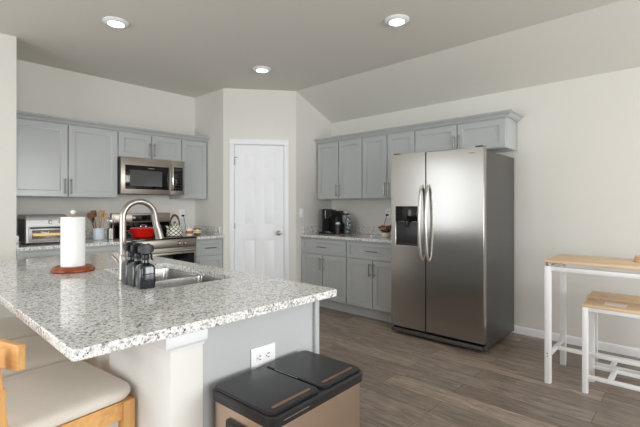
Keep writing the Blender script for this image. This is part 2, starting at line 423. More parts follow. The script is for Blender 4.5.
# ------------------------------------------------------------------ cabinets
def shaker(b, x0, x1, z0, z1, y=0, t=.019, fr=.056):
    lp = []
    for ins, yy in ((0, y), (0, y-t+.002), (.002, y-t), (fr, y-t), (fr+.0015, y-t+.005), (fr+.007, y-t+.006), (fr+.008, y-t+.013)):
        lp.append([(x0+ins, yy, z0+ins), (x1-ins, yy, z0+ins), (x1-ins, yy, z1-ins), (x0+ins, yy, z1-ins)])
    loft(b, lp); return b
def pull(x, z, vertical, length, y=-.019):
    b = BM(); h = length/2
    if vertical:
        tube(b, [(x, y-.028, z-h), (x, y-.028, z+h)], .0055, 10)
        for s in (-1, 1): tube(b, [(x, y-.0005, z+s*(h-.02)), (x, y-.028, z+s*(h-.02))], .0045, 8)
    else:
        tube(b, [(x-h, y-.028, z), (x+h, y-.028, z)], .0055, 10)
        for s in (-1, 1): tube(b, [(x+s*(h-.02), y-.0005, z), (x+s*(h-.02), y-.028, z)], .0045, 8)
    return b
G = .0025
def add_door(t, x0, x1, z0, z1, hx=None, hz=None, hl=.15, name='door'):
    d = obj(name, shaker(BM(), x0+G, x1-G, z0+G, z1-G), 'cab', t, angle=25)
    if hx is not None: obj('handle', pull(hx, hz, True, hl), 'pull', d)
    return d
def add_drawer(t, x0, x1, z0, z1, hl=.15):
    d = obj('drawer', shaker(BM(), x0+G, x1-G, z0+G, z1-G, fr=.038), 'cab', t, angle=25)
    obj('handle', pull((x0+x1)/2, (z0+z1)/2, False, hl), 'pull', d); return d
def upper(label, x, y, rot, w_, z0, z1, depth, ndoors, handles, group, hl=.15):
    t = thing('wall_cabinet', label, 'cabinet', (x, y, z0), rot, group)
    h = z1-z0
    b = BM(); box(b, .0005, w_-.0005, 0, depth-.001, .0, h, .0015); obj('carcass', b, 'cab', t)
    dw = w_/ndoors
    for i in range(ndoors):
        hx = (i*dw+dw-.028) if handles[i] == 'r' else (i*dw+.028)
        add_door(t, i*dw+.004, (i+1)*dw-.004, .004, h-.012, hx, .03+hl/2, hl)
    return t
def base(label, x, y, rot, w_, depth, ndoors, group, ndrawers=1, h=.882):
    t = thing('base_cabinet', label, 'cabinet', (x, y, 0), rot, group)
    b = BM(); box(b, .0005, w_-.0005, 0, depth-.001, .115, h-.001); obj('carcass', b, 'cab', t)
    b = BM(); box(b, .0005, w_-.0005, .055, depth-.001, 0, .1148); obj('toe_kick', b, 'cab', t)
    dw = w_/ndrawers
    for i in range(ndrawers): add_drawer(t, i*dw+.004, (i+1)*dw-.004, h-.205, h-.018)
    dw = w_/ndoors
    for i in range(ndoors):
        hx = (i*dw+dw-.03) if (i == 0 and ndoors > 1) else i*dw+.03
        add_door(t, i*dw+.004, (i+1)*dw-.004, .122, h-.21, hx, h-.21-.03-.08, .15)
    return t
ga, gb, gc, gd = 'grey wall cabinets over the range wall', 'grey wall cabinets over the coffee counter', 'base cabinets on the range wall', 'base cabinets under the coffee counter'
FA = 4.753; ZC = 2.128
upper('wide grey wall cabinet with two tall doors above the toaster oven', .818, FA, 0, .985, 1.372, ZC, YA-FA, 2, 'rl', ga, .16)
upper('short two-door grey wall cabinet directly above the microwave', 1.804, FA, 0, .762, 1.832, ZC, YA-FA, 2, 'rl', ga, .16)
upper('narrow single-door grey wall cabinet right of the microwave', 2.567, FA, 0, .362, 1.372, ZC, YA-FA, 1, 'l', ga, .16)
FB = 4.044
R90 = -PI/2
upper('two-door grey wall cabinet above the coffee maker, beside the pantry wall', FB, 3.77, R90, .756, 1.372, ZC, XB-FB, 2, 'rl', gb, .16)
upper('two-door grey wall cabinet in the middle, partly hidden behind the fridge', FB, 3.013, R90, .727, 1.372, ZC, XB-FB, 2, 'rl', gb, .16)
upper('short two-door grey wall cabinet directly over the refrigerator', FB, 2.285, R90, .972, 1.836, ZC, XB-FB, 2, 'rl', gb, .14)
crown = [(0, 0), (.016, 0), (.016, .010), (.024, .010), (.028, .018), (.040, .029), (.048, .032), (.048, .038), (.062, .040), (.062, .054), (0, .054)]
b = BM(); sweep(b, [(2.9385, FA-.019+.02), (.816, FA-.019+.02)][::-1], [(o_, z+ZC+.0005) for o_, z in crown])
tag(obj('crown_molding', b, 'cab', angle=14), 'grey crown molding along the tops of the range wall cabinets', 'molding')
b = BM(); sweep(b, [(FB, 3.79), (FB, 1.312), (XB-.001, 1.312)], [(o_, z+ZC+.0005) for o_, z in crown])
tag(obj('crown_molding', b, 'cab', angle=14), 'grey crown molding over the coffee counter and fridge cabinets, with a mitred return', 'molding')
# fillers in the gaps beside walls belong to the molding's neighbours
FL = 4.395
base('wide grey base cabinet under the toaster oven and utensil crock', .818, FL, 0, .977, YA-FL, 2, gc, 2)
base('narrow grey base cabinet right of the range', 2.553, FL, 0, .382, YA-FL, 1, gc)
FR = 3.755
base('left grey base cabinet under the coffee maker, beside the pantry wall', FR, 3.79, R90, .76, XB-FR, 2, gd)
base('right grey base cabinet of the coffee counter, beside the refrigerator', FR, 3.029, R90, .752, XB-FR, 2, gd)

# ------------------------------------------------------------------ worktops
T0, T1 = .8825, .914
def wt(label, boxes, splash, name='granite_worktop'):
    t = thing(name, label, 'countertop', (boxes[0][0], boxes[0][2], T0))
    ox, oy = boxes[0][0], boxes[0][2]
    b = BM()
    for x0, x1, y0, y1 in boxes: box(b, x0-ox, x1-ox, y0-oy, y1-oy, 0, T1-T0)
    obj('slab', b, 'granite', t, bevel=.004)
    for x0, x1, y0, y1 in splash:
        b = BM(); box(b, x0-ox, x1-ox, y0-oy, y1-oy, T1-T0+.0003, T1-T0+.102); obj('backsplash', b, 'granite', t, bevel=.002)
    return t
wt('speckled granite worktop left of the range, carrying the toaster oven', [(.8165, 1.795, 4.360, YA-.0005)], [(.838, 1.795, YA-.021, YA-.001), (.8165, .8375, 4.42, YA-.001)])
wt('short piece of granite worktop right of the range', [(2.5525, 2.9385, 4.350, YA-.0005)], [(2.5525, 2.917, YA-.021, YA-.001), (2.9175, 2.9385, 4.43, YA-.001)])
wt('granite worktop carrying the coffee maker beside the fridge', [(3.712, XB-.0005, 2.278, 3.7915)], [(XB-.021, XB-.001, 2.278, 3.77), (3.76, XB-.022, 3.7705, 3.7915)])

# ------------------------------------------------------------------ island
IX0, IX1, IY0, IY1 = .3299, 1.3671, 1.1556, 3.3887
SX0, SX1, SY0, SY1 = .862, 1.25, 1.735, 2.50
b = BM()
n = 6
def corner_pts(): 
    return None
outer = rr((IX0+IX1)/2, (IY0+IY1)/2, IX1-IX0, IY1-IY0, .012, 0, n)
inner = rr((SX0+SX1)/2, (SY0+SY1)/2, SX1-SX0, SY1-SY0, .022, 0, n)
def ring(z): return [b.verts.new((p[0], p[1], z)) for p in outer], [b.verts.new((p[0], p[1], z)) for p in inner]
o0, i0 = ring(T0); o1, i1 = ring(T1)
N_ = len(outer)
for k in range(N_):
    j = (k+1) % N_
    b.faces.new((o0[k], o0[j], o1[j], o1[k])); b.faces.new((i0[j], i0[k], i1[k], i1[j]))
    b.faces.new((o1[k], o1[j], i1[j], i1[k])); b.faces.new((o0[j], o0[k], i0[k], i0[j]))
tag(obj('island_worktop', b, 'granite', bevel=.004, seg=3), 'large speckled granite island worktop with an undermount sink cut-out', 'countertop')
isl = thing('kitchen_island', 'grey kitchen island with a white support wall at its seating side', 'island', (0, 0, 0))
b = BM(); box(b, .729, 1.305, 1.224, 1.240, 0, T0-.001); obj('end_panel', b, 'panel', isl)
b = BM()      # hollow cabinet shell so that the sink bowls hang free
box(b, .735, .755, 1.2405, 3.34, .1, T0-.001); box(b, 1.285, 1.305, 1.2405, 3.34, .1, T0-.001); box(b, .7555, 1.2845, 3.32, 3.34, .1, T0-.001); box(b, .7555, 1.2845, 1.2405, 3.3195, .1, .12)
box(b, .735, 1.25, 1.2405, 3.34, 0, .0995)
obj('carcass', b, 'cab', isl)
b = BM(); box(b, 1.2795, 1.3045, 1.208, 1.2235, 0, T0-.001, .002); obj('corner_trim', b, 'cab', isl)
for y0, y1 in ((1.243, 1.70), (1.705, 2.52), (2.525, 3.335)):
    b = BM(); box(b, 1.3055, 1.325, y0, y1, .70, .868, .002); obj('drawer', b, 'cab', isl)
    b = BM(); box(b, 1.3055, 1.325, y0, y1, .122, .694, .002); obj('door', b, 'cab', isl)
b = BM(); box(b, .613, .728, 1.20, 1.70, 0, T0-.002, .004); box(b, .640, .728, 1.7005, 3.36, 0, T0-.002)
obj('support_wall', b, 'post', isl, label='white painted drywall post and low wall')
b = BM()
sweep(b, [(.613, 1.70), (.613, 1.20), (.728, 1.20)], [(.0005, .824), (.006, .824), (.009, .832), (.024, .842), (.027, .847), (.027, .880), (.0005, .880)])
obj('cap_molding', b, 'white', isl)
b = BM(); sweep(b, [(.613, 1.70), (.613, 1.20), (.728, 1.20)], [(.0005, 0), (.013, 0), (.013, .066), (.0005, .074)])
obj('base_molding', b, 'white', isl)
# duplex outlet builder: plate faces -y in its local frame
def outlet(label, loc, rot, kind='duplex', wide=.078, hi=.118, turned=False):
    t = thing('wall_outlet' if kind == 'duplex' else 'light_switch', label, 'outlet' if kind == 'duplex' else 'switch', loc, rot)
    b = BM(); box(b, -wide/2, wide/2, -.006, -.0005, -hi/2, hi/2, .002); obj('cover_plate', b, 'outlet', t)
    if kind == 'duplex':
        for s in (-1, 1):
            cx, cz = (s*.021, 0) if turned else (0, s*.021)
            b = BM(); loft(b, [[(p[0]+cx, y, p[1]+cz) for p in rr(0, 0, .030, .030, .012, 0, 4)] for y in (-.0062, -.0085)])
            r = obj('receptacle', b, 'outlet', t)
            b = BM()
            if turned:
                box(b, cx-.006, cx+.006, -.0093, -.0087, .005, .008); box(b, cx-.005, cx+.005, -.0093, -.0087, -.008, -.005)
                lathe_y(b, [(.0028, -.0087), (.0028, -.0093)], cx-.010, 0, 8)
            else:
                box(b, cx-.008, cx-.005, -.0093, -.0087, cz-.005, cz+.006); box(b, cx+.005, cx+.008, -.0093, -.0087, cz-.005, cz+.006)
                lathe_y(b, [(.0028, -.0087), (.0028, -.0093)], cx, cz-.010, 8)
            obj('slot', b, 'slot', r)
    else:
        b = BM(); box(b, -.016, .016, -.010, -.0062, -.033, .033, .001); obj('rocker', b, 'outlet', t)
    return t
outlet('white double outlet set sideways in the grey island end panel', (1.0, 1.2235, .703), 0, turned=True, wide=.118, hi=.078)
outlet('white light switch plate on the pantry side wall', (3.747, 3.7925, 1.19), 0, 'switch')
outlet('white outlet on the wall behind the patterned kettle', (2.748, YA, 1.175), 0)
outlet('white outlet on the wall just left of the fridge', (XB, 2.85, 1.19), R90)

# ------------------------------------------------------------------ sink
sk = thing('double_sink', 'stainless steel double bowl sink set into the island worktop', 'sink', ((SX0+SX1)/2, (SY0+SY1)/2, .70))
cx, cy = 0, 0
W_, L_ = SX1-SX0, SY1-SY0
zt = T0-.70-.001
b = BM()
yd = -.02      # divider
for (c0, c1, nm) in ((-L_/2, yd-.012, 'bowl'), (yd+.012, L_/2, 'bowl')):
    b = BM(); cc = (c0+c1)/2; ll = c1-c0
    loft(b, [rr(0, cc, W_+.024, ll+.012, .03, zt, 6), rr(0, cc, W_, ll, .024, zt, 6), rr(0, cc, W_-.004, ll-.004, .026, zt-.02, 6), rr(0, cc, W_-.02, ll-.02, .03, .02, 6),
             rr(0, cc, W_-.07, ll-.07, .04, .004, 6), rr(0, cc, .09, .09, .044, 0, 6)], cap0=False)
    o = obj('bowl', b, 'sinksteel', sk, angle=50)
    so = o.modifiers.new('solid', 'SOLIDIFY'); so.thickness = .0012; so.offset = -1
    b = BM(); lathe(b, [(.042, .0015), (.042, .004), (.034, .0045), (.03, .002)], (0, cc), 24); obj('drain', b, 'chrome', o)
# faucet
f = thing('kitchen_faucet', 'tall brushed nickel gooseneck faucet behind the island sink', 'faucet', (.803, 2.05, T1+.0005), .0)
b = BM(); lathe(b, [(.027, 0), (.027, .004), (.022, .010), (.0195, .05), (.0185, .12), (.0155, .128)], seg=24); obj('base', b, 'nickel', f)
b = BM(); pts = [(0, 0, .12), (0, 0, .2), (0, 0, .308)]
R = .080
for k in range(1, 17):
    a = PI - k*PI*.93/16; pts.append((R+R*math.cos(a), 0, .308+R*math.sin(a)))
pts += [(2*R+.004, 0, .285)]
tube(b, pts, .0150, 16); obj('spout', b, 'nickel', f)
b = BM(); tube(b, [(2*R+.003, 0, .286), (2*R+.007, 0, .27), (2*R+.020, 0, .225), (2*R+.026, 0, .196)], [.0158, .0172, .0195, .0205], 16); obj('spray_head', b, 'nickel', f)
b = BM(); tube(b, [(0, .015, .075), (-.004, .036, .078), (-.012, .05, .10), (-.03, .065, .125)], [.011, .010, .006, .005], 12); obj('handle', b, 'nickel', f)
# three spray bottles
def spray_bottle():
    t = thing('spray_bottle', '', 'bottle', (0, 0, 0), 0, 'black spray bottles beside the sink')
    w2 = .070
    b = BM()
    loft(b, [rr(0, 0, w2-.006, w2-.004, .010, 0), rr(0, 0, w2, w2, .012, .004), rr(0, 0, w2, w2, .012, .088), rr(0, 0, w2-.008, w2-.006, .014, .100), rr(0, 0, .030, .030, .014, .112), rr(0, 0, .026, .026, .012, .124)])
    obj('body', b, 'bottleglass', t)
    b = BM(); box(b, w2/2+.0002, w2/2+.001, -.022, .022, .018, .078); obj('label_panel', b, 'darkgrey', t)
    b = BM(); lathe(b, [(.0155, .1245), (.0165, .128), (.0155, .146), (.010, .150)], seg=20); obj('collar', b, 'black', t)
    b = BM()
    loft(b, [[(x, y*wd, z) for y, z in ((-1, zl), (1, zl), (1, zh), (-1, zh))] for x, wd, zl, zh in ((-.030, .010, .160, .182), (-.014, .014, .150, .194), (.012, .014, .150, .195), (.026, .011, .156, .190), (.036, .009, .164, .184))])
    obj('spray_head', b, 'black', t, bevel=.002)
    b = BM(); tube(b, [(.018, 0, .156), (.026, 0, .145), (.026, 0, .130), (.032, 0, .120)], [.005, .005, .0045, .004], 8); obj('trigger', b, 'black', t)
    return t
sb = spray_bottle()
sb.location = (.806, 1.808, T1+.0005); sb.rotation_euler.z = -.1
sb['label'] = 'black spray bottle nearest the camera in the row of three by the sink'
dup(sb, (.806, 1.888, T1+.0005), .05, 'middle one of the three black spray bottles by the sink')
dup(sb, (.808, 1.966, T1+.0005), .0, 'black spray bottle closest to the faucet in the row of three')
# paper towel
t = thing('paper_towel_holder', 'wooden paper towel holder with a cherry base standing on the island', 'paper towel holder', (.735, 2.565, T1+.0005), -.5)
b = BM()
def ell(a, c_, z, n=40): return [(a*math.cos(2*PI*i/n), c_*math.sin(2*PI*i/n), z) for i in range(n)]
loft(b, [ell(.104, .094, 0), ell(.109, .099, .006), ell(.109, .099, .014), ell(.101, .091, .020), ell(.099, .089, .026), ell(.094, .084, .030)])
obj('base', b, 'cherry', t)
b = BM(); tube(b, [(0, 0, .0295), (0, 0, .320)], .008, 12); obj('rod', b, 'palewood', t)
b = BM(); lathe(b, [(.006, .3205), (.010, .324), (.014, .332), (.010, .340), (.004, .343)], seg=20); obj('finial', b, 'white', t, label='white finial')
b = BM()
lathe(b, [(.020, .0305), (.058, .0305), (.0595, .032), (.0595, .302), (.058, .3035), (.020, .3035), (.020, .0305)], seg=48, cap0=False, cap1=False)
tag(obj('paper_towel_roll', b, 'paper'), 'full white roll of paper towels on the wooden holder', 'paper towels').location = (.735, 2.565, T1+.0005)

# ------------------------------------------------------------------ microwave
mw = thing('microwave_oven', 'stainless over-the-range microwave with black window and bar handle', 'microwave', (1.805, 4.665, 1.418))
b = BM(); box(b, 0, .760, .018, YA-4.665-.001, 0, .4125, .003); obj('body', b, 'darkgrey', mw)
b = BM(); box(b, 0, .575, -.006, .0175, 0, .4125, .004); d = obj('door', b, 'steel2', mw)
b = BM(); box(b, .045, .556, -.0085, -.0062, .055, .325, .001); wf = obj('window_frame', b, 'blackglass', d)
b = BM(); box(b, .095, .47, -.0095, -.0086, .09, .27); obj('window_pane', b, 'window', d)
b = BM(); box(b, .305, .375, -.0092, -.0086, .293, .302); obj('badge', b, 'pull', d)
b = BM(); tube(b, [(.590, -.010, .05), (.590, -.040, .075), (.590, -.046, .20), (.590, -.040, .335), (.590, -.010, .36)], .011, 12); obj('handle', b, 'chrome', d)
b = BM(); box(b, .5755, .760, -.006, .0175, 0, .4125, .004); cp = obj('control_surround', b, 'steel2', mw)
b = BM(); box(b, .612, .735, -.0085, -.0062, .05, .335, .001); cq = obj('control_panel', b, 'blackglass', cp)
b = BM(); box(b, .63, .718, -.0095, -.0087, .29, .32)
obj('display', b, 'window', cp)
b = BM()
for i in range(3):
    for j in range(6): box(b, .634+i*.03, .652+i*.03, -.0093, -.0087, .075+j*.034, .086+j*.034)
obj('keypad', b, 'darkgrey', cp)

# ------------------------------------------------------------------ range
rg = thing('electric_range', 'stainless electric range with black glass cooktop below the microwave', 'stove', (1.7975, 4.375, 0))
RW, RD = .753, YA-4.375-.002
b = BM(); box(b, .001, RW-.001, .012, RD, .02, .904); obj('body', b, 'darkgrey', rg)
b = BM(); box(b, 0, RW, -.03, RD-.052, .9045, .922, .003); ct = obj('cooktop', b, 'blackglass', rg)
for x, y, r in ((.2, .16, .11), (.56, .16, .085), (.2, .44, .085), (.56, .44, .11)):
    b = BM(); loft(b, [[(x+rr_*math.cos(2*PI*i/40), y+rr_*math.sin(2*PI*i/40), .9222) for i in range(40)] for rr_ in (r, r-.003)], False, False); obj('burner_ring', b, 'darkgrey', ct)
b = BM(); box(b, .003, RW-.003, -.030, .0115, .815, .9035, .004); pn = obj('control_panel', b, 'steel2', rg)
for x in (.09, .17, .53, .60):
    b = BM(); lathe_y(b, [(.024, -.0305), (.023, -.034), (.019, -.040), (.017, -.058), (.014, -.060)], x, .856, 20); box(b, x-.003, x+.003, -.064, -.0595, .842, .870)
    obj('knob', b, 'steel2', pn)
b = BM(); box(b, .005, RW-.005, -.028, .0115, .20, .810, .004); dr = obj('oven_door', b, 'steel2', rg)
b = BM(); box(b, .035, RW-.035, -.0305, -.0283, .27, .735, .001); obj('door_glass', b, 'blackglass', dr)
b = BM(); tube(b, [(.05, -.066, .772), (RW-.05, -.066, .772)], .013, 14)
for x in (.09, RW-.09): tube(b, [(x, -.0285, .772), (x, -.066, .772)], .010, 10)
obj('handle', b, 'chrome', dr)
b = BM(); box(b, .005, RW-.005, -.022, .0115, .03, .195, .003); obj('bottom_drawer', b, 'steel2', rg)
b = BM(); box(b, .03, RW, RD-.050, RD, .905, 1.08); obj('backguard_base', b, 'blackglass', rg)
b = BM(); box(b, .036, RW, RD-.058, RD, 1.0805, 1.195, .006); bg = obj('backguard', b, 'steel2', rg)
b = BM(); box(b, .27, .50, RD-.0605, RD-.0583, 1.098, 1.170, .001); ds = obj('display', b, 'blackglass', bg)
b = BM()
for i in range(5): box(b, .29+i*.04, .305+i*.04, RD-.0612, RD-.0607, 1.115, 1.119); box(b, .29+i*.04, .305+i*.04, RD-.0612, RD-.0607, 1.145, 1.149)
obj('button', b, 'window', bg)
b = BM()
for k in range(24):      # row of thin black vent slots below the cooktop lip
    box(b, .06+k*.027, .078+k*.027, -.0304, -.0301, .893, .896)
obj('vent_slot', b, 'black', pn)

# cookware
CT = .9228
t = thing('cooking_pot', 'red enamel braiser pot with lid on the cooktop', 'pot', (2.045, 4.64, CT))
b = BM(); lathe(b, [(.092, 0), (.108, .006), (.130, .06), (.142, .098), (.144, .102), (.136, .102)], seg=40); body = obj('body', b, 'red', t)
b = BM(); lathe(b, [(.143, .1025), (.143, .107), (.120, .114), (.060, .121), (.012, .122)], seg=40); ld = obj('lid', b, 'red', t)
b = BM(); tube(b, [(-.03, 0, .1225), (-.03, 0, .136), (0, 0, .142), (.03, 0, .136), (.03, 0, .1225)], .006, 10); obj('knob', b, 'chrome', ld)
for s in (-1, 1):
    b = BM(); tube(b, [(s*.143, -.045, .078), (s*.175, -.035, .082), (s*.185, 0, .083), (s*.175, .035, .082), (s*.143, .045, .078)], .007, 8); obj('handle', b, 'red', t)
b = BM()
t = thing('tea_kettle', 'cream kettle with grey trellis pattern and wooden arch handle on the range', 'kettle', (2.390, 4.57, CT), .3); t.scale = (1.07, 1.07, 1.07)
lathe(b, [(.078, 0), (.088, .006), (.091, .03), (.084, .07), (.066, .105), (.048, .122), (.044, .124)], seg=40); obj('body', b, 'lattice', t)
b = BM(); lathe(b, [(.0435, .1245), (.045, .128), (.030, .138), (.010, .142)], seg=30); ld = obj('lid', b, 'lattice', t)
b = BM(); lathe(b, [(.006, .1425), (.013, .150), (.013, .158), (.005, .162)], seg=16); obj('knob', b, 'brownwood', ld)
b = BM(); tube(b, [(-.072, 0, .05), (-.098, 0, .075), (-.108, 0, .108), (-.122, 0, .118)], [.019, .015, .011, .009], 12); obj('spout', b, 'lattice', t)
b = BM(); tube(b, [(.068*math.cos(a)*1.05, 0, .108+.125*math.sin(a)) for a in [PI*k/14 for k in range(15)]], .007, 8)
h = obj('handle', b, 'black', t)
b = BM(); tube(b, [(.0714*math.cos(a), 0, .108+.125*math.sin(a)) for a in [PI*.25+PI*.5*k/8 for k in range(9)]], .012, 10); obj('grip', b, 'brownwood', h)
t = thing('ceramic_mug', 'cream patterned mug at the right end of the cooktop', 'mug', (2.508, 4.44, CT))
b = BM(); lathe(b, [(.030, 0), (.037, .004), (.040, .04), (.041, .092), (.038, .092), (.036, .01)], seg=28); obj('body', b, 'cream', t)
b = BM(); lathe(b, [(.0402, .03), (.0408, .031), (.0412, .06), (.0406, .061)], seg=28, cap0=False, cap1=False); obj('band', b, 'pink', t)
b = BM(); tube(b, [(.0385, .0, .075), (.058, 0, .07), (.062, 0, .05), (.055, 0, .03), (.039, 0, .022)], .004, 8)
h = obj('handle', b, 'cream', t)
t = thing('round_jar', 'round glass jar with gold stripes standing right of the range', 'jar', (2.70, 4.60, T1+.0005))
b = BM(); lathe(b, [(.035, 0), (.048, .012), (.053, .045), (.048, .078), (.040, .085), (.036, .08)], seg=28); obj('body', b, 'gold', t)
b = BM()
lathe(b, [(.0525, .03), (.0548, .034), (.0548, .040), (.053, .044)], seg=28, cap0=False, cap1=False); lathe(b, [(.0535, .052), (.0538, .055), (.0530, .063), (.0515, .066)], seg=28, cap0=False, cap1=False)
obj('stripe', b, 'cream', t)
# plug and cord at wall outlet
b = BM(); box(b, 2.734, 2.762, YA-.040, YA-.0095, 1.142, 1.166, .003); tube(b, [(2.75, YA-.037, 1.15), (2.76, YA-.045, 1.10), (2.775, YA-.04, 1.03), (2.78, YA-.04, .93)], .003, 8)
tag(obj('power_cord', b, 'black'), 'black power plug and cord hanging from the outlet behind the kettle', 'cord')

# utensil crock
t = thing('utensil_crock', 'pale ceramic crock on the counter between toaster oven and range', 'crock', (1.605, 4.74, T1+.0005))
b = BM(); lathe(b, [(.044, 0), (.052, .006), (.056, .03), (.057, .125), (.054, .128), (.051, .125), (.048, .012)], seg=32); obj('body', b, 'bluegrey', t)
def spoon(b, x0, y0, x1, y1, h_, kind):
    a = Vector((x0, y0, .02)); c = Vector((x1, y1, h_)); tube(b, [a, a.lerp(c, .5), c], .0055, 8)
    dct = (c-a).normalized(); L_s = .065
    if kind == 'spoon': pr = [(.006, 0), (.018, .2), (.026, .5), (.022, .8), (.008, 1)]
    elif kind == 'spatula': pr = [(.006, 0), (.026, .12), (.028, .5), (.030, .98), (.028, 1)]
    else: pr = [(.006, 0), (.012, .2), (.020, .5), (.018, .9), (.012, 1)]
    s = dct.cross(Vector((0, 1, 0))).normalized(); q = dct.cross(s)
    loft(b, [[c + dct*L_s*tt*1.2 + s*w_*cx_ + q*.004*cy_ for cx_, cy_ in ((-1, -.6), (0, -1), (1, -.6), (1, .6), (0, 1), (-1, .6))] for w_, tt in pr])
ulist = [(-.02, 0, -.095, .0, .24, 'spoon', 'brownwood', 'dark wooden spoon leaning left in the pale crock'),
         (-.01, .01, -.045, .03, .26, 'spatula', 'brownwood', 'dark wooden turner upright in the pale crock'),
         (0, -.01, .0, -.03, .25, 'spoon', 'palewood', 'pale wooden spoon at the front of the crock'),
         (.01, .01, .04, .02, .26, 'spatula', 'palewood', 'pale wooden spatula at the crock centre'),
         (.02, -.01, .07, -.01, .23, 'fork', 'palewood', 'short pale wooden scraper leaning right in the crock'),
         (-.02, .02, -.055, .055, .20, 'fork', 'black', 'short black spatula leaning left in the crock')]
for x0, y0, x1, y1, hh, kd, mm, lb in ulist:
    b = BM(); spoon(b, x0*.9, y0*.9, x1*.80, y1*.8, hh-.02, kd)
    o = obj('cooking_utensil', b, mm); o.location = (1.605, 4.74, T1+.002); tag(o, lb, 'utensil', 'utensils in the pale crock')
t = thing('steel_utensil_holder', 'perforated steel utensil canister right of the pale crock', 'canister', (1.722, 4.71, T1+.0005))
b = BM(); lathe(b, [(.036, 0), (.040, .003), (.040, .12), (.038, .12), (.037, .006)], seg=28); obj('body', b, 'pull', t)
for n_, (dx, dy) in enumerate(((-.012, .0), (.014, .008))):
    b = BM(); tube(b, [(dx*.5, dy*.5, .012), (dx*1.6, dy, .15)], .005, 8)
    for k in range(5):
        a = PI*k/5
        pts = [(dx*1.6+dx*.6*s_/6 + .026*math.sin(PI*s_/6)*math.cos(a)*(1 if 1 else 1), dy+.026*math.sin(PI*s_/6)*math.sin(a), .15+.10*s_/6) for s_ in range(7)]
        tube(b, pts, .0013, 5)
        pts = [(dx*1.6+dx*.6*s_/6 - .026*math.sin(PI*s_/6)*math.cos(a), dy-.026*math.sin(PI*s_/6)*math.sin(a), .15+.10*s_/6) for s_ in range(7)]
        tube(b, pts, .0013, 5)
    o = obj('wire_whisk', b, 'chrome'); o.location = (1.722, 4.71, T1+.002)
    tag(o, ['steel wire whisk on the left in the steel canister', 'steel wire whisk on the right in the steel canister'][n_], 'whisk', 'whisks in the steel canister')
# toaster oven
t = thing('toaster_oven', 'silver toaster oven with a glass door on the left worktop', 'toaster oven', (.925, 4.605, T1+.0005))
TW, TD, TH = .345, .31, .282
b = BM()
# body shell with rounded top-front profile, swept in x
prof = [(0, .015), (0, .225), (.004, .243), (.016, .262), (.036, .275), (.07, TH), (TD, TH), (TD, .015)]
def shell(x0, x1): return [[(x, y, z) for y, z in prof] for x in (x0, x1)]
loft(b, shell(0, TW)); bd = obj('body', b, 'silver', t, bevel=.004)
b = BM(); box(b, .022, TW-.022, -.006, -.0005, .022, .172, .003); dr = obj('door', b, 'silver', t)
b = BM(); box(b, .048, TW-.048, -.0075, -.0062, .050, .135, .001); obj('door_glass', b, 'ovenglass', dr)
b = BM(); box(b, .056, TW-.056, -.0079, -.0077, .080, .104); obj('baking_tray', b, 'toast', dr)
b = BM(); tube(b, [(.03, -.032, .158), (TW-.03, -.032, .158)], .007, 10)
for x in (.05, TW-.05): tube(b, [(x, -.0062, .158), (x, -.032, .158)], .005, 8)
obj('handle', b, 'darkgrey', dr)
for x in (.20, .285):
    b = BM(); loft(b, [[(x+r*math.cos(2*PI*i/20), y0_ + .16*r*math.sin(2*PI*i/20)*0, .212+r*math.sin(2*PI*i/20)) for i in range(20)] for r, y0_ in ((.019, -.0003), (.018, -.012), (.014, -.016))])
    k_ = obj('knob', b, 'steel2', bd)
    b = BM(); box(b, x-.002, x+.002, -.0185, -.0163, .200, .226); obj('pointer', b, 'black', bd)
b = BM(); box(b, -.0005, -.003, .04, TD-.02, .03, .24); obj('side_panel', b, 'darkgrey', t)
for x in (.03, TW-.03):
    for y in (.03, TD-.03):
        b = BM(); lathe(b, [(.012, 0), (.014, .0145)], (x, y), 12); obj('foot', b, 'black', t)

# ------------------------------------------------------------------ refrigerator
fr = thing('refrigerator', 'stainless side-by-side refrigerator with curved handles and ice dispenser', 'refrigerator', (3.5165, 2.262, 0), R90)
FW, FD = .931, XB-3.5165-.03
b = BM(); box(b, .004, FW-.004, .062, FD, .03, 1.765, .004); obj('body', b, 'sidesteel', fr)
sp = .380
# left door with dispenser recess
def slab_hole(b, x0, x1, z0, z1, hx0, hx1, hz0, hz1, y0, y1, depth):
    xs = [x0, hx0, hx1, x1]; zs = [z0, hz0, hz1, z1]
    for i in range(3):
        for j in range(3):
            if i == 1 and j == 1: continue
            vs = [b.verts.new((x, y0, z)) for x, z in ((xs[i], zs[j]), (xs[i+1], zs[j]), (xs[i+1], zs[j+1]), (xs[i], zs[j+1]))]; b.faces.new(vs)
    loft(b, [[(hx0, y, hz0), (hx1, y, hz0), (hx1, y, hz1), (hx0, y, hz1)] for y in (y0, y0+depth)], cap0=False)
    lp = [[(x0, y, z0), (x1, y, z0), (x1, y, z1), (x0, y, z1)] for y in (y0, y1)]
    loft(b, lp, cap0=False)
    bmesh.ops.remove_doubles(b, verts=b.verts, dist=.0002)
b = BM(); DX0, DX1, DZ0, DZ1 = .052, .292, .895, 1.275
slab_hole(b, 0, sp-.0035, .085, 1.795, DX0, DX1, DZ0, DZ1, 0, .06, .045)
dl = obj('freezer_door', b, 'steel', fr, bevel=.004)
b = BM(); box(b, sp+.0035, FW, 0, .06, .085, 1.795); dr = obj('fridge_door', b, 'steel', fr, bevel=.006, seg=3)
b = BM(); box(b, DX0+.002, DX1-.002, -.004, .020, DZ1-.145, DZ1-.002, .003); cpn = obj('dispenser_panel', b, 'blackglass', dl)
b = BM(); box(b, DX0+.004, DX1-.004, .0205, .044, DZ0+.004, DZ1-.15, .002); obj('dispenser_recess', b, 'darkgrey', dl)
b = BM(); tube(b, [((DX0+DX1)/2, .019, DZ1-.15), ((DX0+DX1)/2, .012, DZ1-.17), ((DX0+DX1)/2+.0, .010, DZ1-.20)], [.028, .022, .014], 12); obj('dispenser_nozzle', b, 'black', dl)
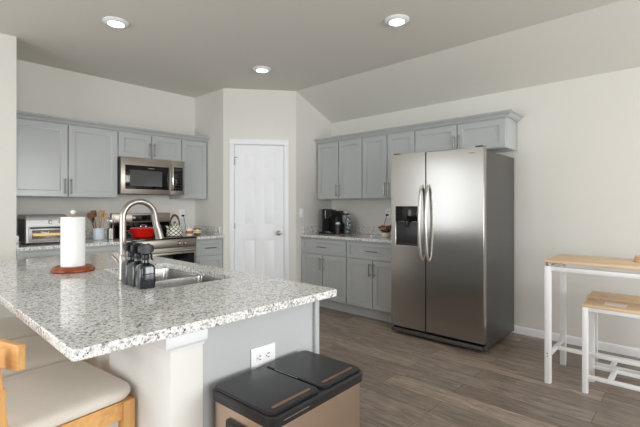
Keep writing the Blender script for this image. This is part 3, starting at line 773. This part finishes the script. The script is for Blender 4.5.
b = BM(); box(b, (DX0+DX1)/2-.030, (DX0+DX1)/2+.030, .012, .0200, DZ0+.06, DZ1-.215, .002); obj('dispenser_paddle', b, 'darkgrey', dl)
b = BM(); box(b, DX0+.01, DX1-.01, -.002, .0200, DZ0+.002, DZ0+.016, .002); obj('drip_tray', b, 'darkgrey', dl)
for nm, x, s, par in (('handle', sp-.040, 1, dl), ('handle', sp+.040, -1, dr)):
    b = BM(); pts = []
    for k in range(17):
        u = k/16; z = .762+u*.715; yy = -.020-.040*math.sin(PI*u)**.7; pts.append((x+s*.006, yy, z))
    pts[0] = (pts[0][0], -.0005, pts[0][2]); pts[-1] = (pts[-1][0], -.0005, pts[-1][2])
    tube(b, pts, .0140, 12); obj(nm, b, 'handle', par)
b = BM(); box(b, .80, .845, -.0012, -.0003, 1.742, 1.752); obj('badge', b, 'pull', dr)
for x in (.05, FW-.05):
    b = BM(); box(b, x-.03, x+.03, .01, .10, 1.7955, 1.807, .003); obj('hinge_cover', b, 'darkgrey', fr)
b = BM()
box(b, .004, FW-.004, .040, .0615, .022, .080); kg = obj('kick_grille', b, 'black', fr)
b = BM(); box(b, 0, FW, -.004, .020, .028, .062, .004); box(b, FW-.012, FW, -.004, .06, .030, .062); obj('grille_trim', b, 'sidesteel', kg, bevel=.002)
for x in (.06, FW-.06):
    for y in (.09, FD-.06):
        b = BM(); lathe(b, [(.02, 0), (.02, .0295)], (x, y), 16); obj('foot', b, 'black', fr)

# ------------------------------------------------------------------ coffee corner
t = thing('coffee_maker', 'tall black pod coffee maker with a water tank on the right worktop', 'coffee maker', (4.12, 3.585, T1+.0005), R90)
b = BM(); box(b, -.115, .115, -.14, .13, 0, .022, .006); obj('base', b, 'black', t)
b = BM(); box(b, -.035, .095, -.02, .13, .0225, .30, .012); bd = obj('body', b, 'black', t)
b = BM(); box(b, -.035, .105, -.135, -.0205, .20, .318, .016); obj('brew_head', b, 'black', t)
b = BM(); box(b, -.005, .012, -.1375, -.1352, .205, .31, .001); obj('trim_strip', b, 'chrome', t)
b = BM(); box(b, -.062, -.036, -.142, .06, .0225, .327, .008); obj('front_column', b, 'darkgrey', t)
b = BM(); loft(b, [rr(-.09, .03, .05, .17, .02, z) for z in (.023, .285)]); obj('water_tank', b, 'clear', t)
b = BM(); box(b, -.112, -.066, -.05, .11, .2855, .297, .004); obj('tank_lid', b, 'black', t)
b = BM(); box(b, .0, .085, -.13, -.03, .0225, .030, .002); obj('drip_tray', b, 'chrome', t)
t = thing('milk_frother', 'slim black canister with white cap right of the coffee maker', 'canister', (4.055, 3.425, T1+.0005))
b = BM(); lathe(b, [(.030, 0), (.033, .004), (.033, .125), (.030, .128)], seg=24); obj('body', b, 'darkgrey', t)
b = BM(); lathe(b, [(.030, .1285), (.031, .14), (.026, .152), (.008, .158)], seg=24); obj('cap', b, 'paper', t)
t = thing('coffee_grinder', 'black grinder with a glass hopper behind the white-capped canister', 'grinder', (4.19, 3.405, T1+.0005))
b = BM(); lathe(b, [(.045, 0), (.048, .005), (.042, .06), (.040, .14), (.036, .142)], seg=24); obj('body', b, 'black', t)
b = BM(); lathe(b, [(.034, .1425), (.046, .20), (.047, .245)], seg=24); obj('hopper', b, 'clear', t)
b = BM(); lathe(b, [(.048, .2455), (.048, .265), (.040, .27)], seg=24); obj('lid', b, 'black', t)
b = BM(); lathe(b, [(.014, .2705), (.018, .288), (.010, .30)], seg=16); obj('knob', b, 'paper', t)
t = thing('glass_jar', 'tall clear glass jar with coffee pods at the right of the coffee set', 'jar', (4.12, 3.300, T1+.0005))
b = BM(); lathe(b, [(.045, 0), (.047, .003), (.047, .20), (.044, .20), (.044, .006), (.001, .006)], seg=28); obj('body', b, 'clear', t)
b = BM(); lathe(b, [(.047, .2005), (.047, .21), (.02, .216), (.008, .225)], seg=28); obj('lid', b, 'clear', t)
for k in range(7):
    b = BM(); lathe(b, [(.014, 0), (.019, .02), (.021, .0205)], seg=16)
    o = obj('coffee_pod', b, ['darkgrey', 'cream'][k % 2])
    a = k*2.1; o.location = (4.12+.021*math.cos(a), 3.300+.021*math.sin(a), T1+.0075+.0215*k)
    tag(o, 'small ' + ['dark', 'pale'][k % 2] + ' coffee pod inside the tall glass jar', 'coffee pod', ['dark', 'pale'][k % 2]+' coffee pods in the jar')
# flowers
t = thing('flower_pot', 'low white bowl of orange and rose flowers beside the fridge', 'flowers', (4.04, 2.675, T1+.0005))
b = BM(); lathe(b, [(.034, 0), (.046, .006), (.052, .055), (.049, .055), (.043, .01)], seg=28); obj('bowl', b, 'cream', t)
def blob(b, c, r, sq=1, seed=0):
    rnd = random.Random(seed); s = bmesh.ops.create_icosphere(b, subdivisions=2, radius=r)
    for v in s['verts']:
        k = 1+.22*(rnd.random()-.5); v.co = Vector((v.co.x*k+c[0], v.co.y*k+c[1], v.co.z*k*sq+c[2]))
rnd = random.Random(3)
for k in range(22):
    a = rnd.random()*2*PI; r = .02+.075*rnd.random()**.6
    c = (r*math.cos(a)*.85, r*math.sin(a)*1.05, .080+.050*rnd.random()-.2*r*r)
    b = BM()
    for q in range(7):
        aa = q*2*PI/7; d_ = Vector((math.cos(aa), math.sin(aa), .5))
        s_ = Vector((-math.sin(aa), math.cos(aa), 0)); c_ = Vector(c)
        vs = [b.verts.new(p) for p in (c_, c_+d_*.018+s_*.013, c_+d_*.034, c_+d_*.018-s_*.013)]; b.faces.new(vs)
    blob(b, c, .009, 1, k)
    obj('flower', b, ['orange', 'pink', 'orange'][k % 3], t)
b = BM()
for k in range(46):
    a = rnd.random()*2*PI; r0, r1 = .02*rnd.random(), .05+.06*rnd.random(); z0 = .045; z1 = .05+.07*rnd.random()
    p, q = Vector((r0*math.cos(a), r0*math.sin(a), z0)), Vector((r1*math.cos(a)*.8, r1*math.sin(a), z1))
    s_ = Vector((-math.sin(a), math.cos(a), 0))*.011; m_ = p.lerp(q, .6)+Vector((0, 0, .012))
    b.faces.new([b.verts.new(v) for v in (p, m_+s_, q, m_-s_)])
o = obj('foliage', b, 'leaf', t); o['kind'] = 'stuff'
b = BM(); tube(b, [(XB-.008-.001, 2.85, 1.17), (XB-.03, 2.852, 1.16), (XB-.035, 2.87, 1.10), (XB-.04, 2.885, 1.03), (XB-.045, 2.87, .96), (XB-.05, 2.84, .925)], .003, 8); box(b, XB-.034, XB-.0096, 2.836, 2.864, 1.155, 1.18)
tag(obj('power_cord', b, 'black'), 'thin dark cord with plug in the outlet beside the fridge', 'cord')
t = thing('small_dish', 'tiny white dish in front of the flower bowl', 'dish', (3.93, 2.79, T1+.0005))
b = BM(); lathe(b, [(.018, 0), (.024, .004), (.033, .022), (.030, .022), (.020, .007)], seg=24); obj('bowl', b, 'paper', t)
b = BM(); lathe(b, [(.018, 0.0001), (.018, .0005)], seg=24); 
obj('foot_ring', b, 'paper', t)

# ------------------------------------------------------------------ trash can
tc_ = thing('trash_can', 'champagne steel dual-lid trash can with black top beside the island', 'trash can', (.980, 1.042, 0), .033)
TW, TD = .465, .314
b = BM(); loft(b, [rr(0, 0, TW-.016, TD-.016, .03, z, 6) for z in (.012, .640)]); bd = obj('body', b, 'bronze', tc_)
b = BM(); loft(b, [rr(0, 0, TW-.01, TD-.01, .03, z, 6) for z in (0, .0115)]); obj('base_ring', b, 'black', tc_)
b = BM(); loft(b, [rr(0, 0, TW, TD, .036, .6405, 6), rr(0, 0, TW+.002, TD+.002, .036, .668, 6), rr(0, 0, TW-.006, TD-.006, .034, .673, 6)]); obj('lid_frame', b, 'lid', tc_)
for s in (-1, 1):
    b = BM(); wq = TW/2-.010
    loft(b, [rr(s*(TW/4-.001), .002, wq, TD-.022, .026, .6735, 6), rr(s*(TW/4-.001), .002, wq, TD-.022, .026, .679, 6), rr(s*(TW/4-.001), .002, wq-.008, TD-.030, .022, .682, 6)])
    ld = obj('lid', b, 'lid', tc_)
    b = BM(); cx_ = s*(TW/4-.001)
    loft(b, [rr(cx_, -TD/2+.040, wq-.055, .012, .0058, .6822, 4), rr(cx_, -TD/2+.040, wq-.055, .012, .0058, .6834, 4)]); obj('grip_strip', b, 'copper', ld)
b = BM(); box(b, -.0012, .0012, -.03, .085, .6822, .6832); obj('centre_trim', b, 'chrome', tc_, label='thin silver strip between the lids')
b = BM(); box(b, -.19, -.08, -TD/2-.0018, -TD/2-.0012, .655, .658); obj('front_badge', b, 'chrome', tc_)
b = BM(); loft(b, [[(x, p[0], p[1]+.585) for p in rr(0, 0, .13, .042, .016, 0, 5)] for x in (-TW/2+.0075, -TW/2+.002)]); sh = obj('side_handle', b, 'black', tc_)
b = BM(); loft(b, [[(x, p[0], p[1]+.583) for p in rr(0, 0, .10, .022, .010, 0, 5)] for x in (-TW/2+.0018, -TW/2+.0005)]); obj('grip_slot', b, 'blackglass', sh)
b = BM(); box(b, -.16, -.02, -TD/2-.035, -TD/2+.006, .012, .03, .004); box(b, .02, .16, -TD/2-.035, -TD/2+.006, .012, .03, .004); obj('pedal', b, 'black', tc_)

# ------------------------------------------------------------------ counter stools (seat faces +x)
def stool_chair():
    t = thing('counter_stool', '', 'stool', (0, 0, 0), 0, 'maple counter stools along the island')
    SW, SDp, SZ = .455, .41, .612
    # cushion: rounded slab with crown
    b = BM(); lp = []
    for ins, z in ((.012, SZ), (.002, SZ+.008), (-.004, SZ+.022), (.002, SZ+.038), (.016, SZ+.047), (.05, SZ+.054), (.12, SZ+.058)):
        lp.append(rr(0, 0, SDp-2*ins, SW-2*ins, .075-ins*.2, z, 8))
    loft(b, lp); obj('seat', b, 'fabric', t, sub=1, angle=80)
    xf, xr, yl = SDp/2-.030, -SDp/2+.030, SW/2-.025
    for sy in (-1, 1):
        b = BM(); box(b, xf-.02, xf+.02, sy*yl-.02, sy*yl+.02, 0, SZ-.001, .003); obj('leg', b, 'maple', t)
        b = BM(); loft(b, [[(x+dx*.019, sy*yl+dy*.016, z) for dx, dy in ((-1, -1), (1, -1), (1, 1), (-1, 1))] for x, z in ((xr-.05, 0), (xr-.012, SZ*.6), (xr-.012, SZ+.05), (xr-.035, .88))])
        obj('leg', b, 'maple', t, bevel=.003)
    for sy in (-1, 1):
        b = BM(); box(b, xr+.010, xf-.0205, sy*yl-.010, sy*yl+.012, SZ-.062, SZ-.001); obj('apron', b, 'maplex', t)
        b = BM(); box(b, xr-.012+.0195, xf-.0205, sy*yl-.010, sy*yl+.010, .20, .235); obj('stretcher', b, 'maplex', t)
    for x in (xf, xr-.012):
        b = BM(); box(b, x-.010, x+.010, -yl+.0205, yl-.0205, SZ-.062, SZ-.001); obj('apron', b, 'maplex', t)
        b = BM(); box(b, x-.010, x+.010, -yl+.0205, yl-.0205, .14, .175); obj('stretcher', b, 'maplex', t)
    for z0, z1, nm in ((.822, .900, 'crest_rail'), (.725, .765, 'back_slat')):
        b = BM(); K = 16; hw = SW/2+(.012 if nm == 'crest_rail' else -.045)
        lp = []
        for k in range(K+1):
            u = -1+2*k/K; y = u*hw; x = xr-.032+.040*(u*u)-.012 if nm == 'crest_rail' else xr-.012+.010*u*u
            dz = -.006*u*u if nm == 'crest_rail' else 0
            off = .024 if nm == 'crest_rail' else -.006
            lp.append([(x+off, y, z0), (x+off+.020, y, z0), (x+off+.020, y, z1+dz), (x+off, y, z1+dz)])
        loft(b, lp); obj(nm, b, 'maplex', t, bevel=.003)
    return t
st = stool_chair()
st['label'] = 'nearest maple counter stool with cream cushion at the island corner'
st.location = (.382, 1.630, 0); st.rotation_euler.z = math.radians(7)
dup(st, (.36, 2.115, 0), math.radians(1), 'second counter stool tucked under the island, just beyond the nearest')
dup(st, (.36, 2.61, 0), 0, 'farthest counter stool tucked under the island overhang')

# ------------------------------------------------------------------ bar table + stools
def frame_leg(b, x, y, z1, s=.040): box(b, x-s/2, x+s/2, y-s/2, y+s/2, 0, z1, .002)
t = thing('bar_table', 'tall narrow bar table with wooden top and white metal frame by the right wall', 'table', (3.265, .805, 0))
TX, TY, TZ = .50, 1.20, .892      # extends to -y
b = BM(); box(b, 0, TX, -TY, 0, TZ-.020, TZ, .003); obj('tabletop', b, 'ash', t)
for x in (.022, TX-.022):
    for y in (-.022, -TY+.022):
        b = BM(); frame_leg(b, x, y, TZ-.045); obj('leg', b, 'framewhite', t)
for x in (.022, TX-.022):
    b = BM(); box(b, x-.014, x+.014, -TY+.0425, -.0425, TZ-.078, TZ-.046, .002); obj('top_rail', b, 'framewhite', t)
for y in (-.022, -TY+.022):
    b = BM(); box(b, .0425, TX-.0425, y-.014, y+.014, TZ-.078, TZ-.046, .002); obj('end_rail', b, 'framewhite', t)
    b = BM(); box(b, .0425, TX-.0425, y-.012, y+.012, .185, .213, .002); obj('end_stretcher', b, 'framewhite', t)
    for x in (.05, TX-.05):
        b = BM(); lathe(b, [(.018, TZ-.0455), (.018, TZ-.0205)], (x-.02 if x < .2 else x+.02, y), 16); obj('spacer', b, 'chrome', t)
b = BM(); box(b, TX/2-.014, TX/2+.014, -TY+.0345, -.0345, .185, .213, .002); obj('long_stretcher', b, 'framewhite', t)
for z in (.195, .215):
    b = BM(); lathe(b, [(.004, 0), (.004, .001)], seg=8); 
    o = obj('bolt', b, 'slot', t); o.location = (.022 - .0201, -.022, z); o.rotation_euler = (0, -PI/2, 0)
def bar_stool():
    t = thing('bar_stool', '', 'stool', (0, 0, 0), 0, 'bench stools in front of the bar table')
    SXx, SYy, SZ = .275, .62, .608
    b = BM(); box(b, 0, SXx, -SYy, 0, SZ-.020, SZ, .003); obj('seat', b, 'ash', t)
    for x in (.018, SXx-.018):
        for y in (-.018, -SYy+.018):
            b = BM(); frame_leg(b, x, y, SZ-.0205, .034); obj('leg', b, 'framewhite', t)
        b = BM(); box(b, x-.012, x+.012, -SYy+.0355, -.0355, SZ-.046, SZ-.0205, .002); obj('top_rail', b, 'framewhite', t)
        b = BM(); box(b, x-.012, x+.012, -SYy+.0355, -.0355, .100, .126, .002); obj('stretcher', b, 'framewhite', t)
    for y in (-.018, -SYy+.018):
        b = BM(); box(b, .0355, SXx-.0355, y-.012, y+.012, SZ-.046, SZ-.0205, .002); obj('end_rail', b, 'framewhite', t)
    b = BM(); box(b, .0305, SXx-.0305, -.17, -.142, .100, .126, .002); obj('cross_brace', b, 'framewhite', t)
    return t
bs = bar_stool(); bs.location = (3.268, .572, 0)
bs['label'] = 'front bench stool with wooden seat and a card lying on it'
dup(bs, (3.572, .598, 0), 0, 'rear bench stool between the front one and the wall, in the table shade')
b = BM(); box(b, 3.34, 3.44, .335, .46, .6085, .6095); o = obj('paper_card', b, 'paper'); tag(o, 'white paper card lying on the front bench stool', 'card')
t = thing('wooden_coaster_stack', 'round pale wooden trays stacked on the bar table', 'tray', (3.60, .262, TZ+.0005))
for k, (r, z) in enumerate(((.058, 0), (.054, .0145), (.050, .029))):
    b = BM(); lathe(b, [(r-.004, z), (r, z+.003), (r, z+.010), (r-.005, z+.014)], seg=32); obj('tray', b, 'ash', t)

# ------------------------------------------------------------------ recessed lights
def can(label, x, y):
    t = thing('recessed_light', label, 'ceiling light', (x, y, H), 0, 'round recessed ceiling lights')
    b = BM(); lathe(b, [(.062, -.0205), (.066, -.0225), (.080, -.019), (.098, -.006), (.098, -.0005), (.060, -.0005)], seg=40, cap0=False, cap1=False); obj('trim_ring', b, 'white', t)
    b = BM(); lathe(b, [(.0615, -.012), (.0615, -.018), (.04, -.020), (.01, -.021)], seg=40); obj('lens', b, 'glow', t)
    l = bpy.data.lights.new('led', 'SPOT'); l.energy = 9; l.spot_size = math.radians(150); l.spot_blend = .8; l.shadow_soft_size = .06; l.color = (1, .93, .84)
    o = bpy.data.objects.new('led', l); COL.objects.link(o); o.parent = t; o.location = (0, 0, -.03)
can('recessed ceiling light nearest the left wall cabinets', 1.294, 3.44)
can('recessed ceiling light in front of the pantry door', 2.812, 3.454)
can('recessed ceiling light nearest the sloped ceiling and refrigerator', 2.805, 1.752)
